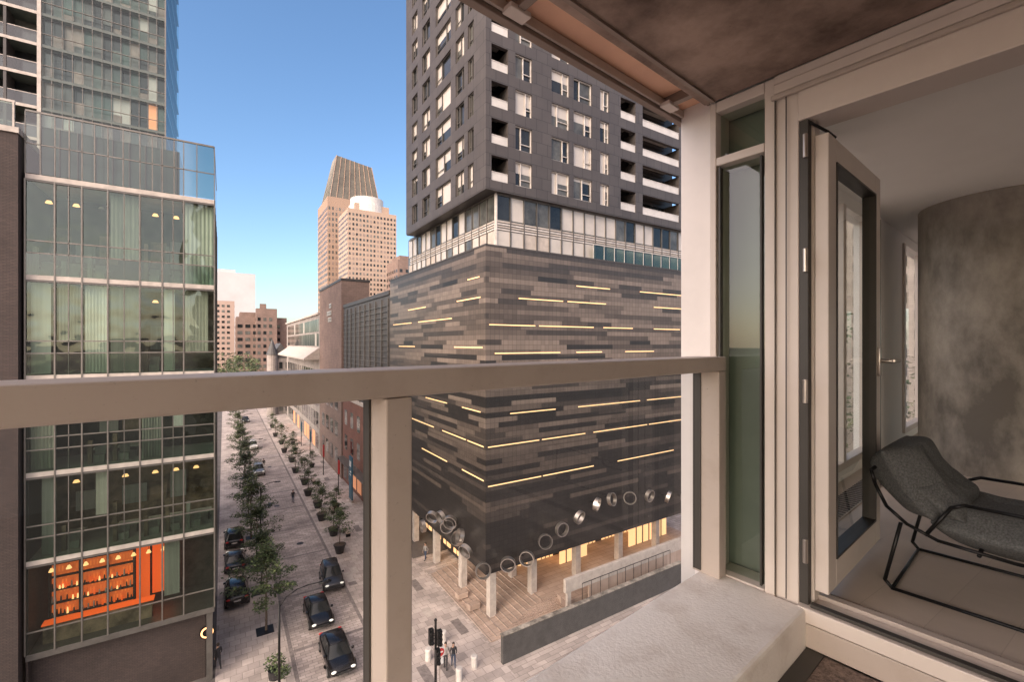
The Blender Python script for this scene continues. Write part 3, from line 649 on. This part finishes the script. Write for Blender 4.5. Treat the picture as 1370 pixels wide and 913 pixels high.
TANL=pbr('pale_tan_precast',(.42,.31,.24),.8,0,.06,.03)
def block(name,x0,x1,y0,y1,h,mat,dx,dz,ww,wh,mats=(WD,WM)):
    g=grp(name); b=MB(); b.box(x0,x1,y0,y1,0,h,mat)
    gridwin(b,(x0,y0,0),(1,0,0),(0,-1,0),x1-x0,4,h-2,dx,dz,ww,wh,list(mats),.12)
    gridwin(b,(x0,y0,0),(0,1,0),(-1,0,0),y1-y0,4,h-2,dx,dz,ww,wh,list(mats),.12)
    gridwin(b,(x1,y0,0),(0,1,0),(1,0,0),y1-y0,4,h-2,dx,dz,ww,wh,list(mats),.12)
    b.box(x0+2,x0+(x1-x0)*.5,y0+3,y1-3,h,h+3,mat)
    b.obj('walls',g); return g
GLS=wing('pale_band_glass',(.32,.34,.36),.1,.1)
block('pale_office_building',-7,25,490,520,H+66,PALE,40,4,31,1.6,(GLS,))
block('pink_office_building',-14,6,360,385,H+29,PINK,3,3.6,1.7,1.6)
block('brown_office_building',6,33,312,340,H+16,BRICKB,4,4,2.6,2,)
block('brown_annex_building',16,27,305,311.9,H+21,BRICKB,3,4,1.6,2,)
block('brick_hotel_building',30,60,250,275,H+8,BRICKR,4,3.6,2,1.8)
block('brown_side_building',80,100,240,260,H+46,BRICKB,3.4,3.4,1.6,1.7)
gt=grp('tan_office_tower')
b=MB(); b.box(63,103,345,385,0,H+107,TANP)
gridwin(b,(63,345,0),(1,0,0),(0,-1,0),40,4,H+103,2.4,4,1.1,2.2,[WP,WM],.12); gridwin(b,(63,345,0),(0,1,0),(-1,0,0),40,4,H+103,2.4,4,1.1,2.2,[WP,WM],.12)
z=H+107; b.add([(65,347,z),(101,347,z),(101,383,z),(65,383,z),(72,358,z+36),(98,358,z+32),(98,372,z+32),(72,372,z+36)],[(0,3,7,4),(1,5,6,2),(2,6,7,3),(4,5,6,7)],GRN)
b.add([(65,347,z),(101,347,z),(98,358,z+32),(72,358,z+36)],[(0,1,2,3)],pbr('bronze_glass_roof',(.11,.10,.08),.3,0,.2,.2))
for i in range(9):
    t=i/8; xa=65+36*t; xb=72+26*t; zz=36-4*t
    b.cyl((xa,346.8,z),(xb,357.8,z+zz),.24,.24,TANP,5)
for i in range(7):
    t=i/6; b.cyl((64.8,347+36*t,z),(71.8,358+14*t,z+36),.3,.3,ALU,5)
b.obj('tower',gt)
gt=grp('tan_hotel_tower')
b=MB(); b.box(65,96,291,318,0,H+85,TANL); b.box(70,92,294,314,H+85,H+90,TANL)
gridwin(b,(65,291,0),(1,0,0),(0,-1,0),31,4,H+83,2.2,3.1,1.1,1.5,[WD,WM,WP],.12,[4,3,3]); gridwin(b,(65,291,0),(0,1,0),(-1,0,0),27,4,H+83,2.2,3.1,1.1,1.5,[WD,WM,WP],.12)
b.cyl((80,303,H+90),(80,303,H+95),10.5,10.5,CWHT,32); b.cyl((80,303,H+85),(80,303,H+90),11.5,11.5,CWHT,32)
b.obj('tower',gt)
block('grey_residential_tower',100,124,16,40,80,STONE,3,3.2,2,1.8)
block('brick_side_building',62,95,52,80,H+8,BRICKR,3,3.6,1.6,1.8)
# ------------------------------------------------------------ trees
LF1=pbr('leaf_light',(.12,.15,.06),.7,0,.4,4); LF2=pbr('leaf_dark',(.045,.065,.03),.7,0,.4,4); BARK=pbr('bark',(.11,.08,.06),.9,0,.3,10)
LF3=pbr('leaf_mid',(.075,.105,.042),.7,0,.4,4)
def leaves(b,c,rad,n,size,rr,flat=.5):
    for i in range(n):
        while True:
            p=Vector((rr.uniform(-1,1),rr.uniform(-1,1),rr.uniform(-1,1)))
            if p.length<1: break
        q=Vector(c)+Vector((p.x*rad,p.y*rad,p.z*rad*flat)); s=size*rr.uniform(.5,1.2)
        u=Vector((rr.uniform(-1,1),rr.uniform(-1,1),rr.uniform(-.5,.5))).normalized(); v=u.cross(Vector((rr.uniform(-.6,.6),rr.uniform(-.6,.6),1))).normalized()
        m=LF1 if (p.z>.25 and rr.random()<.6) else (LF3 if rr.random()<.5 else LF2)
        b.quad(q-u*s,q-v*s*.6,q+u*s,q+v*s*.6,m)
def treemesh(seed,h,cr,nl,size,tr=.09,z0=0,stem=.35):
    rr=random.Random(seed); b=MB(); pts=[Vector((0,0,z0))]
    N=6
    for i in range(1,N+1): pts.append(Vector((rr.uniform(-.06,.06)*i*.4,rr.uniform(-.06,.06)*i*.4,z0+(h*.92)*i/N)))
    for i in range(N): b.cyl(pts[i],pts[i+1],tr*(1-i/N*.8),tr*(1-(i+1)/N*.8),BARK,7)
    nlb=15
    for i in range(nlb):
        t=stem+(1-stem)*(i+.3)/nlb; z=z0+h*.92*t
        L=cr*math.sin(math.pi*min(1,(t-stem)/(1-stem)*.85+.22))*rr.uniform(.6,1.15)
        an=i*2.4+rr.uniform(-.4,.4); st=Vector((0,0,z)); en=st+Vector((math.cos(an)*L,math.sin(an)*L,L*rr.uniform(.15,.5)))
        b.cyl(st,en,tr*.3,tr*.08,BARK,5)
        k=max(1,nl//nlb//3)
        for f in (.45,.75,1.): leaves(b,st.lerp(en,f)+Vector((rr.uniform(-.1,.1),rr.uniform(-.1,.1),0)),cr*.30*rr.uniform(.7,1.2),k,size,rr)
    leaves(b,(0,0,z0+h*.95),cr*.35,nl//12,size,rr,.9)
    return b.mesh('tree_mesh')
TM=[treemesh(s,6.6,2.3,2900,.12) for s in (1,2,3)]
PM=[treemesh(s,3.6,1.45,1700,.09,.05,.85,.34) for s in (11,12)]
def inst(name,me,x,y,z=0,rz=0,s=1,parent=None):
    o=bpy.data.objects.new(name,me); sc.collection.objects.link(o); o.location=(x,y,z); o.rotation_euler[2]=rz; o.scale=(s,s,s)
    if parent: o.parent=parent
    return o
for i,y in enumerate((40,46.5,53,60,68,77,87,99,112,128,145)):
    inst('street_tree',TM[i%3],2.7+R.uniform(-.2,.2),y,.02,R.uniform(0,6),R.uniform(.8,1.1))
b=MB()
for y in (40,46.5,53,60,68,77,87): b.box(2.1,3.3,y-.6,y+.6,.0125,.03,BLACK)
b.obj('tree_pit_grates')
POT=pbr('black_planter',(.02,.02,.022),.45)
pb=MB(); pb.cyl((0,0,0),(0,0,.85),.38,.6,POT,20); pb.cyl((0,0,.85),(0,0,.93),.64,.64,POT,20); pb.cyl((0,0,.931),(0,0,.94),.56,.56,BARK,16); pm=pb.mesh('planter_mesh')
for i,y in enumerate((50.5,55.5,61,66,72,78,86,94,103,112,122,135)):
    e=grp('potted_tree',(10.45+(.0 if i%2==0 else .35),y,.02),R.uniform(0,6)); inst('planter',pm,0,0,0,0,1,e); inst('tree',PM[i%2],0,0,0,0,R.uniform(.85,1.1),e)
for x,y in ((12.8,64),(13.4,88),(12.9,110)):
    e=grp('potted_tree',(x,y,.02),R.uniform(0,6)); inst('planter',pm,0,0,0,0,.8,e); inst('tree',PM[1],0,0,0,0,.7,e)
b=MB(); rr=random.Random(5)
for i in range(46):
    x=rr.uniform(-4,12); y=rr.uniform(200,260); leaves(b,(x,y,rr.uniform(5,17)),3.2,120,.5,rr,.8)
for i in range(30):
    leaves(b,(rr.uniform(60,90),rr.uniform(12,45),rr.uniform(6,24)),3,110,.4,rr,.8)
b.obj('distant_trees')
b=MB(); leaves(b,(2.9,34,1.0),.7,300,.1,rr,.8); leaves(b,(3.3,33.1,.8),.5,200,.1,rr,.8); b.cyl((2.9,34,0.02),(2.9,34,.6),.4,.45,POT,14); b.obj('shrub_planter')
# ------------------------------------------------------------ cars
TYRE=pbr('tyre',(.02,.02,.02),.9); HL=emis('headlamp_glass',(.9,.88,.8),.5); TL=pbr('tail_lamp',(.45,.02,.02),.3); CGL=wing('car_glass',(.015,.018,.02),.04,.2)
RIM=pbr('alloy_rim',(.4,.4,.41),.3,.9)
def car(name,x,y,rz,paint,suv=False,L=4.6):
    g=grp(name,(x,y,.02),rz); hh=.16 if suv else 0
    S=[(-L/2,.74,.38,.80),(-L/2+.12,.84,.30,.93),(-L/2+.6,.90,.24,.98),(-L/4,.92,.22,.97),(0,.92,.22,.95),(L/4,.91,.22,.93),(L/2-.6,.89,.24,.84),(L/2-.15,.82,.30,.72),(L/2,.68,.38,.62)]
    pts=[];n=10
    for (yy,hw,zb,zt) in S:
        zt+=hh; zb+=hh*.3
        half=[(hw*.88,zb),(hw*.99,zb+.1),(hw,(zb+zt)/2+.02),(hw*.95,zt-.1),(hw*.80,zt)]
        pts+= [(a,yy,z) for a,z in half]+[(-a,yy,z) for a,z in reversed(half)]
    fs=[(i*n+j,i*n+(j+1)%n,(i+1)*n+(j+1)%n,(i+1)*n+j) for i in range(len(S)-1) for j in range(n)]+[tuple(range(n)),tuple(range((len(S)-1)*n,len(S)*n))]
    b=MB(); b.add(pts,fs,paint); b.obj('body',g,0,True,2)
    zb=.93+hh; zt=1.43+hh*1.6; r0,r1,f0,f1=(-L/2+.25 if suv else -L/2+.65),(-L/2+.55 if suv else -L/2+1.25),(L/2-1.15),(L/2-1.95)
    def ringp(y0,y1,hw,z,k=.12): return [(-hw,y0+k,z),(-hw+k,y0,z),(hw-k,y0,z),(hw,y0+k,z),(hw,y1-k,z),(hw-k,y1,z),(-hw+k,y1,z),(-hw,y1-k,z)]
    p=ringp(r0,f0,.80,zb-.04)+ringp(r1,f1,.60,zt-.04); b=MB(); b.add(p,[(i,(i+1)%8,8+(i+1)%8,8+i) for i in range(8)],CGL); b.obj('windows',g,.02,True)
    p=ringp(r1-.04,f1+.04,.62,zt-.045)+ringp(r1+.1,f1-.1,.54,zt+.03); b=MB(); b.add(p,[(i,(i+1)%8,8+(i+1)%8,8+i) for i in range(8)]+[tuple(range(8,16))],paint)
    for sx in (-1,1):
        for (ya,za,yb_,zb_) in ((r0+.1,zb-.04,r1+.02,zt-.04),(f0-.1,zb-.04,f1-.02,zt-.04)): b.cyl((sx*.79,ya,za),(sx*.605,yb_,zb_),.035,.03,paint,6)
        b.cyl((sx*.80,0,zb-.04),(sx*.61,-.05,zt-.04),.03,.03,paint,6)
        b.box(sx*.93-.09,sx*.93+.09,f0-.5,f0-.36,zb-.02,zb+.12,paint)
    b.obj('roof',g,.015,True)
    b=MB()
    for sx in (-1,1):
        for yy in (-L/2+.85,L/2-.85):
            b.cyl((sx*.70,yy,.33),(sx*.935,yy,.33),.33,.33,TYRE,20); b.cyl((sx*.936,yy,.33),(sx*.945,yy,.33),.22,.2,RIM,14)
    b.obj('wheels',g,.01)
    b=MB()
    for sx in (-1,1):
        b.ball((sx*.62,L/2-.12,.64+hh),.16,HL,8,(1.1,.6,.55)); b.ball((sx*.66,-L/2+.07,.80+hh),.15,TL,8,(1.1,.5,.6))
    b.box(-.45,.45,L/2-.05,L/2+.01,.42+hh,.56+hh,TYRE); b.box(-.26,.26,-L/2-.02,-L/2+.03,.56+hh,.68+hh,FRAME)
    b.obj('lights_and_grille',g)
CB=pbr('black_car_paint',(.012,.012,.014),.15,.3,spec=.8); CS=pbr('silver_car_paint',(.38,.37,.36),.25,.5); CW=pbr('white_car_paint',(.6,.59,.57),.25); CG=pbr('grey_car_paint',(.07,.07,.075),.2,.5)
car('car',6.75,33.6,math.pi,CB,False,4.7); car('car',6.5,39.6,math.pi,CB,False,4.5); car('car',8.5,44.6,math.pi*.98,CG,True,4.3)
car('parked_car',.95,46.6,0,CB,True,4.6); car('parked_car',.95,53.4,0,CG,False,4.5); car('parked_car',.95,59.5,0,CB,True,4.5)
car('car',3.9+1.1,89,math.pi,CS,True); car('car',5.2,111,math.pi,CW,True); car('car',5.2,150,math.pi,CG)
# ------------------------------------------------------------ street furniture
b=MB(); b.cyl((2.9,31.4,0),(2.9,31.4,.5),.16,.12,BLACK,12); b.cyl((2.9,31.4,.5),(2.9,31.4,6.4),.085,.06,BLACK,12)
b.tube([(2.9,31.4,6.0),(3.3,31.4,6.55),(3.9,31.4,6.85),(4.6,31.4,6.95),(5.4,31.4,6.9)],.035,BLACK); b.box(5.2,5.95,31.28,31.52,6.82,6.9,BLACK); b.ball((5.75,31.4,6.83),.12,BLACK,8); b.obj('street_lamp',None,0,True)
for y in (58.2,86,118):
    b=MB(); x=3.5; b.cyl((x,y,0),(x,y,6.2),.08,.05,BLACK,10); b.tube([(x,y,6),(x+.6,y,6.5),(x+1.6,y,6.6)],.03,BLACK); b.box(x+1.4,x+2,y-.1,y+.1,6.5,6.58,BLACK); b.obj('street_lamp')
REDS=pbr('sign_red',(.5,.02,.02),.5); WHS=pbr('sign_white',(.75,.75,.75),.5)
g=grp('traffic_light')
b=MB(); b.cyl((11.1,26.1,0),(11.1,26.1,5.2),.09,.07,BLACK,12); b.ball((11.1,26.1,5.25),.1,BLACK,8); b.obj('pole',g)
b=MB()
for dx,dy,z in ((-.3,0,4.3),(.28,.05,4.0),(.02,-.26,3.1)):
    b.box(11.1+dx-.14,11.1+dx+.14,26.1+dy-.14,26.1+dy+.14,z-.45,z+.5,BLACK); b.box(11.1+min(dx,0),11.1+max(dx,0.02),26.08,26.12,z-.02,z+.02,BLACK)
    for k in range(3): b.cyl((11.1+dx,26.1+dy-.14,z-.3+.3*k),(11.1+dx,26.1+dy-.28,z-.28+.3*k),.1,.11,BLACK,12)
b.obj('signal_heads',g,.01)
g=grp('no_entry_sign'); b=MB(); b.cyl((11.9,27.3,0),(11.9,27.3,2.7),.035,.035,STEEL,8); b.obj('pole',g)
b=MB()
b.box(11.6,12.2,27.2,27.23,2.0,2.6,WHS); b.cyl((11.9,27.198,2.3),(11.9,27.185,2.3),.27,.27,REDS,24); b.box(11.72,12.08,27.175,27.184,2.26,2.35,WHS); b.box(11.68,12.12,27.2,27.23,1.5,1.9,WHS); b.obj('plates',g)
for x,y in ((14.6,27.6),(13.2,27.1),(12.2,30),(13.9,31.2)):
    b=MB(); b.cyl((x,y,0),(x,y,.75),.22,.22,CWHT,18); b.cyl((x,y,.75),(x,y,.85),.25,.2,CWHT,18); b.obj('bollard',None,.02,False)
BL=pbr('teal_banner',(.01,.09,.15),.4)
g=grp('banner_sign'); b=MB(); b.box(15.1,15.3,65.3,66.9,.4,6.4,BL); b.box(15.08,15.32,65.25,66.95,0,.4,STEEL); b.obj('panel',g,.01)
b=MB(); b.box(15.09,15.098,65.6,66.6,5.0,5.8,WHS); b.box(15.09,15.098,65.6,66.3,4.2,4.4,WHS); b.box(15.09,15.098,65.6,66.5,3.8,3.95,WHS)
b.obj('lettering',g)
for y in (70,82,96,108): 
    b=MB(); b.cyl((14.3,y,0),(14.3,y,5.5),.07,.06,BLACK,8); b.box(14.2,14.4,y-.5,y-.06,3.2,5.2,REDS if y%4 else BL); b.obj('banner_post')
for y in (54,62.5,77.5,100):
    b=MB(); b.box(11.9,12.4,y,y+1.8,.42,.5,GRAN); b.box(11.9,12.4,y+.1,y+.2,.02,.42,BLACK); b.box(11.9,12.4,y+1.6,y+1.7,.02,.42,BLACK); b.obj('park_bench',None,.01)
# ------------------------------------------------------------ people
SKIN=pbr('skin',(.42,.26,.19),.6); HAIR=pbr('hair',(.03,.02,.015),.7); SHOE=pbr('shoe',(.02,.02,.02),.6)
def person(x,y,rz,top,bottom,stride=.25,s=1.,z0=.02,longhair=False):
    P={'pel':(0,0,.95),'sp':(0,.01,1.15),'ch':(0,.02,1.36),'nk':(0,.02,1.50),'hd':(0,.03,1.56),
       'hl':(-.09,0,.92),'kl':(-.10,stride*.55,.50),'al':(-.10,stride*.75,.09),'tl':(-.11,stride*.75+.17,.045),
       'hr':(.09,0,.92),'kr':(.10,-stride*.1,.50),'ar':(.10,-stride*.9,.11),'tr':(.11,-stride*.9+.17,.045),
       'sl':(-.18,.02,1.42),'el':(-.24,-.05-stride*.3,1.14),'wl':(-.22,.05-stride*.3,.90),'sr':(.18,.02,1.42),'er':(.24,-.02+stride*.2,1.14),'wr':(.22,.12+stride*.3,.92)}
    E=[('pel','sp'),('sp','ch'),('ch','nk'),('nk','hd'),('pel','hl'),('hl','kl'),('kl','al'),('al','tl'),('pel','hr'),('hr','kr'),('kr','ar'),('ar','tr'),('ch','sl'),('sl','el'),('el','wl'),('ch','sr'),('sr','er'),('er','wr')]
    rad={'pel':.145,'sp':.125,'ch':.15,'nk':.06,'hd':.06,'hl':.10,'kl':.065,'al':.045,'tl':.04,'hr':.10,'kr':.065,'ar':.045,'tr':.04,'sl':.068,'el':.045,'wl':.03,'sr':.068,'er':.045,'wr':.03}
    ks=list(P); me=bpy.data.meshes.new('p'); me.from_pydata([P[k] for k in ks],[(ks.index(a),ks.index(c)) for a,c in E],[])
    o=bpy.data.objects.new('tmp',me); sc.collection.objects.link(o); o.modifiers.new('s','SKIN')
    for i,k in enumerate(ks): me.skin_vertices[0].data[i].radius=(rad[k],rad[k]*(.75 if k in('pel','sp','ch') else 1))
    me.skin_vertices[0].data[0].use_root=True
    ss=o.modifiers.new('ss','SUBSURF'); ss.levels=1
    dg=bpy.context.evaluated_depsgraph_get(); dg.update(); m2=bpy.data.meshes.new_from_object(o.evaluated_get(dg)); bpy.data.objects.remove(o)
    m2.materials.clear()
    for m in (top,bottom,SKIN,SHOE): m2.materials.append(m)
    for p in m2.polygons:
        c=p.center; p.use_smooth=True
        ar=abs(c.x)>.17 and c.z>.85
        p.material_index=3 if c.z<.11 else (2 if c.z>1.47 and abs(c.x)<.1 or (ar and c.z<.93) else (1 if c.z<.96 and not ar else 0))
    g=grp('pedestrian',(x,y,z0),rz); g.scale=(s,s,s)
    o=bpy.data.objects.new('body',m2); sc.collection.objects.link(o); o.parent=g
    b=MB(); b.ball((0,.03,1.66),.105,SKIN,14,(.82,.95,1.2)); b.ball((0,.135,1.65),.018,SKIN,6,(.8,1.2,1.3))
    for sx in (-1,1): b.ball((sx*.035,.118,1.675),.012,HAIR,6); b.ball((sx*.088,.03,1.655),.02,SKIN,6,(.5,1,1.4))
    b.box(-.025,.025,.118,.128,1.598,1.606,REDS)
    b.ball((0,.0,1.70),.115,HAIR,14,(.86,.98,1.02))
    if longhair: b.ball((0,-.05,1.58),.10,HAIR,10,(.9,.6,1.6))
    b.obj('head',g,0,True)
    b=MB()
    for k,sx in (('wl',-1),('wr',1)):
        w=Vector(P[k]); b.ball(w+Vector((0,.01,-.045)),.04,SKIN,8,(.5,.9,1.2))
        for f in range(4): b.tube([w+Vector((0,-.02+f*.018,-.08)),w+Vector((0,-.017+f*.019,-.115)),w+Vector((-sx*.012,-.01+f*.018,-.14-.006*(f in(1,2))))],.008,SKIN,5)
        b.tube([w+Vector((0,.035,-.03)),w+Vector((-sx*.01,.055,-.06)),w+Vector((-sx*.015,.055,-.09))],.009,SKIN,5)
    b.obj('hands',g,0,True)
C=[pbr('cloth_%d'%i,c,.9) for i,c in enumerate(((.03,.03,.035),(.30,.28,.27),(.05,.07,.12),(.45,.42,.38),(.18,.05,.05)))]
person(-.35,37.0,0.3,C[0],C[0],.3); person(12.9,28.6,2.6,C[1],C[0],.2); person(13.4,28.4,2.8,C[0],C[2],.25,.96,longhair=True)
person(12.3,62,.2,C[4],C[0]); person(8.2,70,3,C[0],C[2]); person(14,47,1,C[3],C[0],longhair=True); person(12,90,0,C[0],C[0]); person(17.6,44,2,C[1],C[2]); person(6.0,92,0,C[0],C[3])
